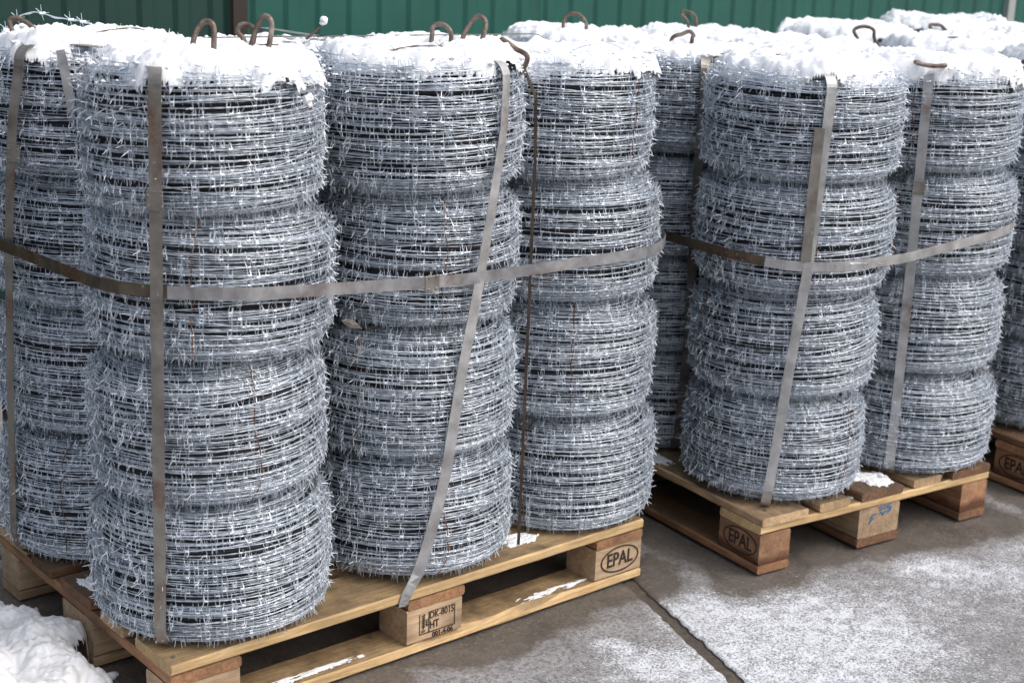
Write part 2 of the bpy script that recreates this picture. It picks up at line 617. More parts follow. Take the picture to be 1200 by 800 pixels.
# ------------------------------------------------------------------ pallets
def plank(name, sx, sy, sz, mat, parent, loc, seed, wane=0.0, rot=(0, 0, 0), longaxis=0):
    """a sawn board: slightly uneven bevelled bar, its long axis local X"""
    rs = np.random.RandomState(seed)
    n = max(2, int(sx / .06)) + 1
    b = min(.004, sz * .18)
    hy, hz = sy / 2, sz / 2
    ring = np.array([(-hy + b, -hz), (hy - b, -hz), (hy, -hz + b), (hy, hz - b), (hy - b, hz), (-hy + b, hz), (-hy, hz - b), (-hy, -hz + b)])
    xs = np.linspace(-sx / 2, sx / 2, n)
    V = []
    for i, x in enumerate(xs):
        r = ring + rs.uniform(-.0007, .0007, ring.shape)
        if wane:
            w = wane * max(0, math.sin((x / sx + .5) * 9.0 + seed) * .6 + math.sin(x * 23 + 1) * .4)
            r[5, 0] += w * 1.2; r[6, 1] -= w * .45; r[6, 0] += w * .25
        ex = rs.uniform(-.0012, .0012)
        V.append(np.column_stack([np.full(8, x + (ex if i in (0, n - 1) else 0)), r]))
    V = np.concatenate(V)
    i = np.arange(n - 1)[:, None] * 8; j = np.arange(8)[None]; jn = (j + 1) % 8
    Q = np.stack([i + j, i + 8 + j, i + 8 + jn, i + jn], -1).reshape(-1, 4)
    e = (n - 1) * 8
    caps = [[0, 1, 2, 3], [0, 3, 4, 7], [4, 5, 6, 7]]
    caps = np.array(caps + [[e + a for a in c[::-1]] for c in caps])
    me = mesh_np(name, V, [Q[:, ::-1], caps[:, ::-1]], mat, False)
    bm = bmesh.new(); bm.from_mesh(me); bmesh.ops.recalc_face_normals(bm, faces=bm.faces); bm.to_mesh(me); bm.free()
    return obj(name, me, parent, loc, rot)


def text_mesh(body, size, sx=1.0, bold=.0):
    cu = bpy.data.curves.new('txt', 'FONT')
    cu.body = body; cu.size = size; cu.align_x = 'CENTER'; cu.align_y = 'CENTER'
    cu.extrude = .0004; cu.offset = bold
    cu.resolution_u = 3
    o = bpy.data.objects.new('txt', cu); COL.objects.link(o)
    dg = bpy.context.evaluated_depsgraph_get(); dg.update()
    me = bpy.data.meshes.new_from_object(o.evaluated_get(dg))
    bpy.data.objects.remove(o); bpy.data.curves.remove(cu)
    V = np.zeros(len(me.vertices) * 3, np.float32); me.vertices.foreach_get('co', V)
    V = V.reshape(-1, 3); V[:, 0] *= sx
    fs3, fs4 = [], []
    me.calc_loop_triangles()
    tri = np.array([t.vertices[:] for t in me.loop_triangles], int)
    bpy.data.meshes.remove(me)
    return V, [tri]


def strip2(acc, pts, w, th=.0008, closed=False):
    """flat ink line in the XY plane"""
    P = np.array(pts, float)
    if closed: T = np.roll(P, -1, 0) - np.roll(P, 1, 0)
    else: T = np.gradient(P, axis=0)
    T = nrm(T); N = np.column_stack([-T[:, 1], T[:, 0]])
    a, b = P + N * w / 2, P - N * w / 2
    n = len(P)
    V = np.concatenate([np.column_stack([a, np.full(n, th / 2)]), np.column_stack([b, np.full(n, th / 2)]),
                        np.column_stack([a, np.full(n, -th / 2)]), np.column_stack([b, np.full(n, -th / 2)])])
    i = np.arange(n if closed else n - 1); k = (i + 1) % n
    acc.add(V, [np.stack([i, n + i, n + k, k], -1), np.stack([2 * n + i, i, k, 2 * n + k], -1), np.stack([n + i, 3 * n + i, 3 * n + k, n + k], -1)])


def epal_mesh():
    ac = Acc()
    V, f = text_mesh('EPAL', .048, .80, .0006); ac.add(V - [0, 0, 0], f)
    a = np.linspace(0, 2 * np.pi, 48, endpoint=False)
    strip2(ac, np.column_stack([.058 * np.cos(a), .030 * np.sin(a)]), .0034, closed=True)
    return ac.mesh('stamp', M_INK, False)


def ippc_mesh():
    """origin at the block's face centre (145 x 78 mm); treatment mark"""
    ac = Acc()
    X = lambda mm: (mm - 72.5) / 1000
    Z = lambda mm: (mm - 61) / 1000
    strip2(ac, [(X(124), Z(40)), (X(124), Z(85.5))], .0013)
    strip2(ac, [(X(124), Z(85.5)), (X(60), Z(85.5))], .0008)
    strip2(ac, [(X(33), Z(39.5)), (X(125), Z(39.5))], .0018)
    strip2(ac, [(X(33), Z(39.5)), (X(33), Z(85))], .0014)
    strip2(ac, [(X(57), Z(39.5)), (X(57), Z(86))], .0018)
    for s, sz, x, z, sx, b in (('DK-8015', .0215, 90.5, 76, .80, .0), ('HT', .024, 71, 54, .75, .0002), ('001-4-06', .0165, 93, 30.5, .9, .0002)):
        V, f = text_mesh(s, sz, sx, b); ac.add(V + [X(x), Z(z), 0], f)
    # wheat ear
    strip2(ac, [(X(42), Z(46)), (X(44), Z(84))], .0016)
    for q in range(6):
        z = 52 + q * 5.2
        strip2(ac, [(X(42.3), Z(z)), (X(38.5), Z(z + 4.5))], .0013)
        strip2(ac, [(X(43.5), Z(z)), (X(47), Z(z + 4.5))], .0013)
    strip2(ac, [(X(37), Z(47)), (X(40), Z(44)), (X(44), Z(44)), (X(47), Z(47))], .002)
    V, f = text_mesh('IPPC', .0085, 1.0, .0)
    V = np.column_stack([-V[:, 1], V[:, 0], V[:, 2]]); ac.add(V + [X(52.5), Z(63), 0], f)
    return ac.mesh('stamp', M_INK, False)


def blue_mesh():
    ac = Acc()
    strip2(ac, [(-.04, .004), (-.03, .012), (-.022, .010)], .004)
    strip2(ac, [(-.045, -.012), (-.038, -.002), (-.03, .002)], .003)
    strip2(ac, [(-.012, .020), (.002, .022), (.012, .020)], .004)
    strip2(ac, [(-.008, .012), (.004, .010), (.000, .004), (.010, .012)], .005)
    strip2(ac, [(.014, .024), (.030, .020), (.024, .010), (.016, .012)], .005)
    strip2(ac, [(-.018, .028), (.03, .030)], .0025)
    return ac.mesh('paint_mark', M_BLUE, False)


ME_EPAL, ME_IPPC, ME_BLUE = epal_mesh(), ippc_mesh(), blue_mesh()
TOPY = [(.0725, .145), (.236, .10), (.4, .145), (.564, .10), (.7275, .145)]
BX = [(.0725), (.6), (1.1275)]
BY = [(.05, .10), (.4, .145), (.75, .10)]


def pallet(loc, rot, label, sty, seed):
    root = obj('wooden_pallet', None, None, (loc[0], loc[1], .002), (0, 0, rot))
    tag(root, label, 'pallet', 'wooden pallets under the wire')
    rs = random.Random(seed)
    for i, (y, w) in enumerate(TOPY):
        plank('top_board', 1.2 + rs.uniform(-.003, .003), w, .022, sty['top'][i], root, (.6 + rs.uniform(-.003, .003), y + rs.uniform(-.004, .004) * (0 < i < 4), .133 + rs.uniform(-.0006, .0006)), seed * 50 + i)
    for i, x in enumerate(BX):
        plank('stringer_board', .8, .145, .0215, sty['str'][i], root, (x + (.004 if i == 1 else 0), .4, .111), seed * 50 + 10 + i, rot=(0, 0, math.pi / 2))
    blocks = {}
    for i, x in enumerate(BX):
        for j, (y, w) in enumerate(BY):
            ins = .003
            b = plank('block', .145 - ins, w - ins, .0775, sty['blk'][(i * 3 + j) % len(sty['blk'])], root, (x, y, .061), seed * 50 + 20 + i * 3 + j)
            blocks[i, j] = b
    for j, (y, w) in enumerate(BY):
        plank('bottom_board', 1.2, w, .0215, sty['bot'][j], root, (.6, y, .011), seed * 50 + 40 + j, wane=(.020 if j == 0 and sty.get('wane') else 0))
    ac = Acc()
    k = np.arange(6) * np.pi / 3
    for i, x in enumerate(BX):
        for y, w in TOPY:
            for dx, dy in ((-.045, -.3), (.04, .28), (-.035, .3), (.045, -.25)):
                cx, cy = x + dx + rs.uniform(-.006, .006), y + dy * w + rs.uniform(-.006, .006)
                r = .0042
                V = np.concatenate([np.column_stack([cx + r * np.cos(k), cy + r * np.sin(k), np.full(6, z)]) for z in (.1435, .1452)] + [[[cx, cy, .1454]]])
                q = [[a, (a + 1) % 6, 6 + (a + 1) % 6, 6 + a] for a in range(6)]
                ac.add(V, [np.array(q), np.array([[6 + a, 6 + (a + 1) % 6, 12] for a in range(6)])])
    tag(obj('nail_head', ac.mesh('nail_head', M_STRAPD, False), root), kind='stuff')
    # marks on the long face
    fy = -(.10 - .003) / 2 - .0009
    obj('stamp', ME_EPAL, blocks[2, 0], (.004, fy, .002), (math.pi / 2, 0, 0))
    if sty.get('ippc'):
        obj('stamp', ME_IPPC, blocks[1, 0], (0, fy, 0), (math.pi / 2, 0, 0))
    if sty.get('blue'):
        obj('paint_mark', ME_BLUE, blocks[2, 1], (.0712 + .0009, .01, .008), (math.pi / 2, 0, math.pi / 2))
    return root


pal1 = pallet((0, 0), 0, 'pale pallet with DK-8015 stamp carrying the front wire stacks',
              dict(top=[W_PALE, W_TAN, W_BROWN, W_BROWN, W_TAN], str=[W_ORANGE, W_ORANGE, W_ORANGE], blk=[W_BLOCK], bot=[W_PALE, W_TAN, W_TAN], wane=True, ippc=True), 1)
V2 = np.array([-math.sin(P2A), math.cos(P2A)]); U2 = np.array([math.cos(P2A), math.sin(P2A)])
pal2 = pallet(P2C + 1.2 * V2, P2A - math.pi / 2, 'damp brown pallet with blue paint scribble on its end block',
              dict(top=[W_TAN, W_TAN, W_BROWN, W_TAN, W_BROWN], str=[W_TAN, W_TAN, W_PALE], blk=[W_BLOCKD] * 7 + [W_BLOCK, W_BLOCKD], bot=[W_ORANGE, W_BROWN, W_BROWN], blue=True), 2)
pal3 = pallet(P3C + 1.2 * V2, P2A - math.pi / 2, 'brown pallet cut by the photo edge, EPAL stamp on its corner block',
              dict(top=[W_BROWN] * 5, str=[W_ORANGE] * 3, blk=[W_BLOCKD], bot=[W_ORANGE] * 3), 3)

# ------------------------------------------------------------------ barbed wire rolls
HR1, HR2 = .2675, .2575                                     # tier heights on the first and the other pallets
ZP = .146


def roll_profile(h, knee=.68, pinch=.042, belly=.009):
    """outer half section from bottom inside, round the side, to the top inside: points (r,z)"""
    pts = [(.140, .004), (.172, .001)]
    n = 40
    for i in range(n + 1):
        t = i / n
        z = .004 + (h - .008) * t
        q = abs(2 * t - 1)
        r = .229 - belly * q ** 2 - pinch * max(0, (q - knee) / (1 - knee)) ** 2.1
        pts.append((r, z))
    pts += [(.178, h - .001), (.165, h - .003), (.13, h - .007), (.085, h - .012)]
    return np.array(pts)


def knots(rng, t, freq):
    """smooth 1-D noise in -1..1 along t"""
    k = t * freq
    i = np.floor(k).astype(int); f = k - i
    f = f * f * (3 - 2 * f)
    a = rng.uniform(-1, 1, i.max() + 3)
    return a[i] * (1 - f) + a[i + 1] * f


def make_roll_meshes(seed, h=.254):
    rng = np.random.RandomState(seed)
    P = roll_profile(h, rng.uniform(.60, .76), rng.uniform(.032, .046), rng.uniform(.003, .014))
    seg = np.hypot(*np.diff(P, axis=0).T)
    S = np.concatenate([[0], np.cumsum(seg)])
    L = S[-1]
    N2 = nrm(np.stack([np.gradient(P[:, 1]), -np.gradient(P[:, 0])], -1))
    wire, barb = Acc(), Acc()
    SEG = 88
    for lay, (inset, pitch, wob, bsp) in enumerate(((-.0015, .030, .050, .060), (.0, .0090, .0230, .058), (.0072, .0094, .018, .078), (.0145, .0092, .012, 0))):
        turns = L / pitch
        t = np.arange(0, turns, 1 / SEG)
        th = 2 * np.pi * t + rng.uniform(0, 6.28)
        s = t * pitch + wob * (knots(rng, t, 1.9) * .9 + knots(rng, t, 5.3) * .28) + .004 * knots(rng, t, .4)
        s = np.abs(s); s = np.where(s > L, 2 * L - s, s)
        r = np.interp(s, S, P[:, 0]); z = np.interp(s, S, P[:, 1])
        nr = np.interp(s, S, N2[:, 0]); nzz = np.interp(s, S, N2[:, 1])
        d = -inset + .0028 * knots(rng, t, 4.3) + .0015 * knots(rng, t, 11)
        r = r + nr * d; z = np.maximum(z + nzz * d, .002)
        C = np.stack([r * np.cos(th), r * np.sin(th), z], -1)
        T = nrm(np.gradient(C, axis=0))
        A = nrm(np.cross(T, [0, 0, 1.0])); B = np.cross(A, T)
        arc = np.concatenate([[0], np.cumsum(np.linalg.norm(np.diff(C, axis=0), axis=1))])
        ph = arc * 2 * np.pi / .058 + 2.0 * knots(rng, t, 5)
        off = .00070
        for sgn in (1, -1):
            Q = C + sgn * off * (np.cos(ph)[:, None] * A + np.sin(ph)[:, None] * B)
            V, f = tube(Q, .00074, 3, cap=False)
            wire.add(V, f)
        if not bsp:
            continue
        bs = np.arange(rng.uniform(0, bsp), arc[-1], bsp)
        bs = bs + rng.uniform(-.018, .018, len(bs))
        bs = np.clip(bs, 0, arc[-1])
        ii = np.clip(np.searchsorted(arc, bs), 1, len(C) - 2)
        c, t0, a0, b0 = C[ii], T[ii], A[ii], B[ii]
        n = len(ii)
        # the wrap
        k = 6
        ang = np.arange(k) * 2 * np.pi / k
        ringd = np.cos(ang)[None, :, None] * a0[:, None] + np.sin(ang)[None, :, None] * b0[:, None]
        rows = [(-.0034, .0012), (-.0020, .0018), (.0, .0016), (.0020, .0018), (.0034, .0012)]
        V = np.stack([c[:, None] + ringd * rr + t0[:, None] * o for o, rr in rows], 1).reshape(n, -1, 3)
        base = np.arange(n)[:, None, None] * (len(rows) * k)
        i = (np.arange(len(rows) - 1) * k)[:, None]; j = np.arange(k)[None]; jn = (j + 1) % k
        q = np.stack([i + j, i + jn, i + k + jn, i + k + j], -1).reshape(-1, 4)
        barb.add(V.reshape(-1, 3), [(base + q[None]).reshape(-1, 4)])
        # four spikes
        al = rng.uniform(0, 2 * np.pi, n)
        for w in range(2):
            aa = al + w * rng.uniform(.9, 2.2, n)
            for sgn in (0, np.pi):
                an = aa + sgn + rng.uniform(-.25, .25, n)
                # press spikes that would point into the coil back to the surface
                dirv_ = np.cos(an)[:, None] * a0 + np.sin(an)[:, None] * b0 * 3.0 + t0 * rng.uniform(-.55, .55, n)[:, None]
                dirv_ = nrm(dirv_)
                ln = rng.uniform(.0080, .0155, n)
                st = c + t0 * (.0035 if w else -.0035) + dirv_ * .001
                x1 = nrm(np.cross(dirv_, t0)); x2 = np.cross(dirv_, x1)
                k3 = np.arange(3) * 2 * np.pi / 3
                rd = np.cos(k3)[None, :, None] * x1[:, None] + np.sin(k3)[None, :, None] * x2[:, None]
                v0 = st[:, None] + rd * .00085
                v1 = (st + dirv_ * ln[:, None])[:, None] + rd * .00045 + dirv_[:, None] * np.array([0, .0012, 0])[None, :, None]
                V = np.concatenate([v0, v1], 1)
                base = (np.arange(n) * 6)[:, None, None]
                q = np.array([[0, 1, 4, 3], [1, 2, 5, 4], [2, 0, 3, 5]])
                tt = np.array([[3, 4, 5]])
                barb.add(V.reshape(-1, 3), [(base + q[None]).reshape(-1, 4), (base + tt[None]).reshape(-1, 3)])
    mw = wire.mesh('wire', M_WIRE)
    mb = barb.mesh('barb', M_BARB, False)
    # dense inner windings: a ribbed body under the loose turns, gap shade painted into its colour
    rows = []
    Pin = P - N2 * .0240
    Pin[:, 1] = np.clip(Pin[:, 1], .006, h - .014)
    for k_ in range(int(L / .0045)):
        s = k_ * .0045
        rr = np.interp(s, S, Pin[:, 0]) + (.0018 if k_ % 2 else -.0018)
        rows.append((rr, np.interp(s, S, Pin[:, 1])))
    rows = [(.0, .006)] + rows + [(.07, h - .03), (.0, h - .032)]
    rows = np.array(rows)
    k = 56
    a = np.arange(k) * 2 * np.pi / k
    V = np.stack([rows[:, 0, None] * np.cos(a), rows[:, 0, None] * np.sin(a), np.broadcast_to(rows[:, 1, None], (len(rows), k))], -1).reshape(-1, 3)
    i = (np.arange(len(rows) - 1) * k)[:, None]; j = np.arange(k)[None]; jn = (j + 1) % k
    mc = mesh_np('shaded_inner_windings', V, [np.stack([i + j, i + jn, i + k + jn, i + k + j], -1).reshape(-1, 4)], M_CORE, False)
    # tie wires bound round the section
    ties = []
    for q in range(2):
        ac = Acc()
        a0 = q * 3.0 + rng.uniform(-.3, .3)
        s = np.linspace(.01, L - .02, 40)
        aj = a0 + .05 * knots(rng, s / L * 6, 1) + .02 * knots(rng, s / L * 20, 1)
        rr = np.interp(s, S, P[:, 0] + N2[:, 0] * .0004) + .0022 * knots(rng, s / L * 15, 1)
        zz = np.interp(s, S, P[:, 1] + N2[:, 1] * .0035)
        C = np.stack([rr * np.cos(aj), rr * np.sin(aj), np.maximum(zz, .003)], -1)
        tang = (-math.sin(a0), math.cos(a0), 0)
        V, f = tube(C, .0012, 4, ref=tang); ac.add(V, f)
        ties.append(ac.mesh('tie_wire', M_TIE))
    return mw, mb, mc, ties


VAR = [make_roll_meshes(100 + i) for i in range(5)]


def make_roll(variant, loc, rz, tilt, scale, label):
    root = obj('barbed_wire_roll', None, None, loc, (tilt[0], tilt[1], rz), scale)
    tag(root, label, 'wire roll', 'barbed wire rolls stacked on the pallets')
    mw, mb, mc, ties = VAR[variant]
    obj('wire', mw, root)
    tag(obj('barb', mb, root), kind='stuff')
    obj('shaded_inner_windings', mc, root)
    for tm in ties:
        obj('tie_wire', tm, root)
    return root


def p2(u, v): return tuple(P2C + u * U2 + v * V2)
def p3(u, v): return tuple(P3C + (u + .05) * U2 + v * V2)


# name, base position, shift of the top, tier height, tier words (top to bottom) or None for what cannot be told apart
STACKS = {
    'f1': ((.2, .2), (0, 0), HR1, 'front corner stack beside the snow pile'),
    'f2': ((.665, .2), (0, 0), HR1, 'front stack above the DK-8015 stamp'),
    'f3': ((1.115, .205), (-.055, 0), HR1 - .003, 'end stack of the pale pallet above EPAL'),
    'b1': ((.2, .65), (0, 0), HR1, 'stack behind the front corner stack'),
    'b2': ((.655, .655), (0, 0), HR1 - .007, None),
    'b3': ((1.11, .65), (-.02, 0), HR1 - .008, None),
    's1': (p2(.205, .2), (.012, 0), HR2, 'corner stack of the blue-marked pallet, above its EPAL block'),
    's2': (p2(.668, .2), (-.010, 0), HR2, 'stack over the bare end block of the blue-marked pallet'),
    's3': (p2(.2, .66), (0, 0), HR2, 'shaded stack behind the dark strap of the blue-marked pallet'),
    's4': (p2(.66, .66), (0, 0), HR2, None),
    's5': (p2(.205, 1.11), (0, 0), HR2, None),
    's6': (p2(.66, 1.12), (0, 0), HR2, None),
    'r1': (p3(.19, .2), (0, 0), HR2, 'stack at the photo edge above the half-cut pallet'),
    'r2': (p3(.66, .2), (0, 0), HR2, None),
    'r3': (p3(.2, .66), (0, 0), HR2, None),
    'r4': (p3(.66, .66), (0, 0), HR2, None),
    'r5': (p3(.2, 1.11), (0, 0), HR2, None),
    'r6': (p3(.66, 1.11), (0, 0), HR2, None),
}
TOPLAB = {
    'b2': 'snow-covered top roll in the middle behind the two front stacks',
    'b3': 'snow-covered top roll behind the end stack of the pale pallet',
    's4': 'snow-covered top roll in the middle rear of the blue-marked pallet',
    's5': 'farthest top roll beside the pale pallet, dark wires under a snow brim',
    's6': 'farthest top roll of the blue-marked pallet below the fence, snow-covered',
    'r2': 'top roll beyond the photo edge on the half-cut pallet',
    'r3': 'snow-covered top roll in the middle of the half-cut pallet, with bent handles',
    'r4': 'snow-covered top roll near the grey fence post',
    'r5': 'snow-covered far top roll, leftmost lobe against the green fence',
    'r6': 'snow-covered far top roll, highest against the green fence',
}
TIER = ['bottom roll of the %s', 'third roll down in the %s', 'second roll down in the %s', 'snow-topped top roll of the %s']
ROLLS = {}
rr = random.Random(11)
vi = 0
for sname, (base, sh, hr, words) in STACKS.items():
    for t in range(4):
        j = .0075
        x = base[0] + sh[0] * t / 3 + rr.uniform(-j, j)
        y = base[1] + sh[1] * t / 3 + rr.uniform(-j, j)
        sc = rr.uniform(.955, 1.02)
        sz = (hr - .009) / .254
        if words:
            lab = TIER[t] % words
        elif t == 3:
            lab = TOPLAB[sname]
        else:
            lab = 'barbed wire roll hidden low in a stack behind other stacks'
        ROLLS[sname, t] = make_roll(vi % 5, (x, y, ZP + hr * t + .001), rr.uniform(0, 6.28), (rr.uniform(-.026, .026), rr.uniform(-.026, .026)), (sc * rr.uniform(.975, 1.02), sc, sz), lab)
        vi += 1 + (rr.random() < .3)
TOP1, TOP2 = ZP + HR1 * 4, ZP + HR2 * 4


# ------------------------------------------------------------------ bent rod handles on the top rolls
def spline(pts, n=8):
    P = np.array(pts, float)
    P = np.concatenate([[2 * P[0] - P[1]], P, [2 * P[-1] - P[-2]]])
    out = []
    for i in range(1, len(P) - 2):
        for t in np.linspace(0, 1, n, endpoint=False):
            a, b, c, d = P[i - 1:i + 3]
            out.append(.5 * (2 * b + (c - a) * t + (2 * a - 5 * b + 4 * c - d) * t * t + (3 * b - a - 3 * c + d) * t ** 3))
    out.append(P[-2])
    return np.array(out)


HANDLES = [
    ('b1', [[0.049, 0.69, 1.215], [0.048, 0.70, 1.239], [0.062, 0.69, 1.243], [0.080, 0.672, 1.229], [0.092, 0.655, 1.205]]),
    ('f1', [[0.189, 0.217, 1.221], [0.2, 0.219, 1.251], [0.214, 0.213, 1.267], [0.223, 0.201, 1.258], [0.216, 0.19, 1.21]]),
    ('f1', [[0.323, 0.267, 1.224], [0.317, 0.279, 1.242], [0.325, 0.277, 1.256], [0.341, 0.26, 1.246]]),
    ('f1', [[0.324, 0.24, 1.226], [0.339, 0.24, 1.26], [0.35, 0.235, 1.274], [0.357, 0.225, 1.264], [0.35, 0.219, 1.23]]),
    ('f2', [[0.745, 0.243, 1.23], [0.749, 0.246, 1.248], [0.761, 0.239, 1.255], [0.772, 0.227, 1.249], [0.775, 0.217, 1.229]]),
    ('f2', [[0.807, 0.218, 1.231], [0.822, 0.215, 1.258], [0.837, 0.207, 1.272], [0.846, 0.195, 1.261], [0.838, 0.192, 1.232]]),
    ('f2', [[0.798, 0.088, 1.229], [0.805, 0.083, 1.232], [0.819, 0.066, 1.218], [0.835, 0.046, 1.199]]),
    ('s5', [[1.742, 0.95, 1.198], [1.752, 0.949, 1.219], [1.768, 0.938, 1.227], [1.782, 0.924, 1.221], [1.791, 0.908, 1.198]]),
    ('s6', [[2.195, 0.897, 1.199], [2.185, 0.914, 1.221], [2.194, 0.91, 1.233], [2.215, 0.887, 1.217]]),
    ('s3', [[1.703, 0.487, 1.19], [1.726, 0.472, 1.204], [1.741, 0.462, 1.211], [1.748, 0.453, 1.201], [1.743, 0.453, 1.192]]),
    ('r3', [[2.552, 0.545, 1.177], [2.55, 0.555, 1.198], [2.573, 0.539, 1.209], [2.594, 0.518, 1.2], [2.592, 0.51, 1.174]]),
    ('r3', [[2.707, 0.341, 1.167], [2.713, 0.342, 1.184], [2.733, 0.326, 1.187], [2.753, 0.307, 1.181], [2.743, 0.31, 1.166]]),
    ('s2', [[1.882, -0.134, 1.180], [1.896, -0.150, 1.175], [1.915, -0.166, 1.173], [1.936, -0.179, 1.175]]),
    ('r4', [[2.938, 0.558, 1.201], [2.951, 0.55, 1.209], [2.969, 0.532, 1.202]]),
]
bpy.context.view_layer.update()
for sname, pts in HANDLES:
    roll = ROLLS[sname, 3]
    pts = [list(p) for p in pts]
    c = np.array(roll.location)
    ends = []
    for e, nb in ((0, 1), (-1, -2)):
        p = np.array(pts[e]); q = p.copy()
        q[2] -= .055 if sname != 's2' else .006
        q[:2] += (c[:2] - p[:2]) * (.12 if sname != 's2' else .3)
        ends.append(q.tolist())
    C = spline([ends[0]] + pts + [ends[1]], 7)
    V, f = tube(C, .0052, 8, ref=(.83, .55, .05), cap=False)
    # keep the rod in world position under its tilted roll
    me = mesh_np('handle', V, f, M_ROD)
    o = obj('handle', me, roll)
    o.matrix_parent_inverse = roll.matrix_world.inverted()

# loose end of barbed wire standing up from the roll behind the corner stack
roll = ROLLS['b1', 3]
C = spline([[.085, .865, 1.18], [0.102, 0.855, 1.213], [0.122, 0.846, 1.234], [0.153, 0.824, 1.246], [0.183, 0.795, 1.237], [0.219, 0.763, 1.232], [0.24, 0.745, 1.226]], 10)
ac = Acc()
V, f = tube(C + [0, 0, .0008], .0014, 4); ac.add(V, f)
ph = np.arange(len(C)) * .9
V, f = tube(C + np.stack([np.cos(ph), np.sin(ph), np.sin(ph)], -1) * .0012, .0012, 4); ac.add(V, f)
for k in (9, 20, 33, 46, 52):
    V, f = tube([C[k] - (.006, .004, 0), C[k] + (.006, -.005, .001)], .0028, 6, cap=False); ac.add(V, f)
    for dv in ((.0, .002, .017), (.006, .004, -.015), (-.010, .004, .010), (.012, -.012, .002)):
        V, f = tube([C[k], C[k] + np.array(dv)], [.0011, .0006], 3, cap=False); ac.add(V, f)
o = obj('loose_wire_end', ac.mesh('loose_wire_end', M_WIRE), roll)
o.matrix_parent_inverse = roll.matrix_world.inverted()


LOOSE = [('f1', [(.33, .10), (.36, .16), (.345, .25), (.30, .30)], 0), ('f1', [(.30, .04), (.36, .10), (.385, .18)], .004), ('f1', [(.05, .17), (.10, .12), (.17, .12), (.20, .07)], 0),
         ('f2', [(.50, .12), (.56, .07), (.66, .06), (.74, .09)], 0), ('f2', [(.53, .28), (.60, .33), (.70, .34)], .003), ('b1', [(.08, .58), (.16, .53), (.25, .54)], 0), ('b1', [(.2, .72), (.29, .66), (.33, .6)], .004),
         ('f3', [(.98, .10), (1.05, .06), (1.16, .09)], 0), ('s1', [(1.56, -.08), (1.66, -.13), (1.75, -.07)], 0), ('s1', [(1.58, .06), (1.68, .10), (1.78, .05)], .003), ('s3', [(1.62, .40), (1.72, .36), (1.82, .42)], .003),
         ('r3', [(2.70, .30), (2.80, .24), (2.92, .30)], .004), ('r3', [(2.76, .45), (2.86, .50), (2.95, .46)], .006), ('r6', [(3.1, .72), (3.2, .66), (3.32, .74)], .008)]
for i, (sname, pts, up) in enumerate(LOOSE):
    roll = ROLLS[sname, 3]
    rs_ = np.random.RandomState(60 + i)
    zt = (TOP1 if sname[0] in 'fb' else TOP2) + up + .005
    C = spline([(x, y, zt + (rs_.uniform(-.004, .013) if 0 < k < len(pts) - 1 else -.018)) for k, (x, y) in enumerate(pts)], 9)
    ac = Acc()
    ph = np.arange(len(C)) * 1.1
    for sg in (1, -1):
        V, f = tube(C + sg * np.stack([np.cos(ph), np.cos(ph), np.sin(ph)], -1) * .0008, .0009, 4); ac.add(V, f)
    for k in range(6, len(C) - 3, 9):
        for _ in range(4):
            dv = rs_.normal(size=3); dv *= .013 / np.linalg.norm(dv)
            V, f = tube([C[k], C[k] + dv], [.0009, .0005], 3, cap=False); ac.add(V, f)
    o = obj('loose_wire_end', ac.mesh('loose_wire_end', M_ROD if i % 3 == 0 else M_WIRE), roll)
    o.matrix_parent_inverse = roll.matrix_world.inverted()


# ------------------------------------------------------------------ steel straps
def ribbon(P, N, w=.0230, th=.0011, closed=False):
    P = np.array(P, float); N = nrm(np.array(N, float))
    T = nrm(np.roll(P, -1, 0) - np.roll(P, 1, 0)) if closed else nrm(np.gradient(P, axis=0))
    W = nrm(np.cross(T, N)); N = np.cross(W, T)
    V = np.stack([P + W * w / 2 + N * th / 2, P - W * w / 2 + N * th / 2, P - W * w / 2 - N * th / 2, P + W * w / 2 - N * th / 2], 1).reshape(-1, 3)
    n = len(P)
    i = (np.arange(n if closed else n - 1))[:, None] * 4
    nx = (i + 4) % (4 * n)
    j = np.arange(4)[None]; jn = (j + 1) % 4
    fs = [np.stack([i + j, nx + j, nx + jn, i + jn], -1).reshape(-1, 4)]
    if not closed:
        e = (n - 1) * 4
        fs.append(np.array([[0, 1, 2, 3], [e + 3, e + 2, e + 1, e]]))
    return V, fs


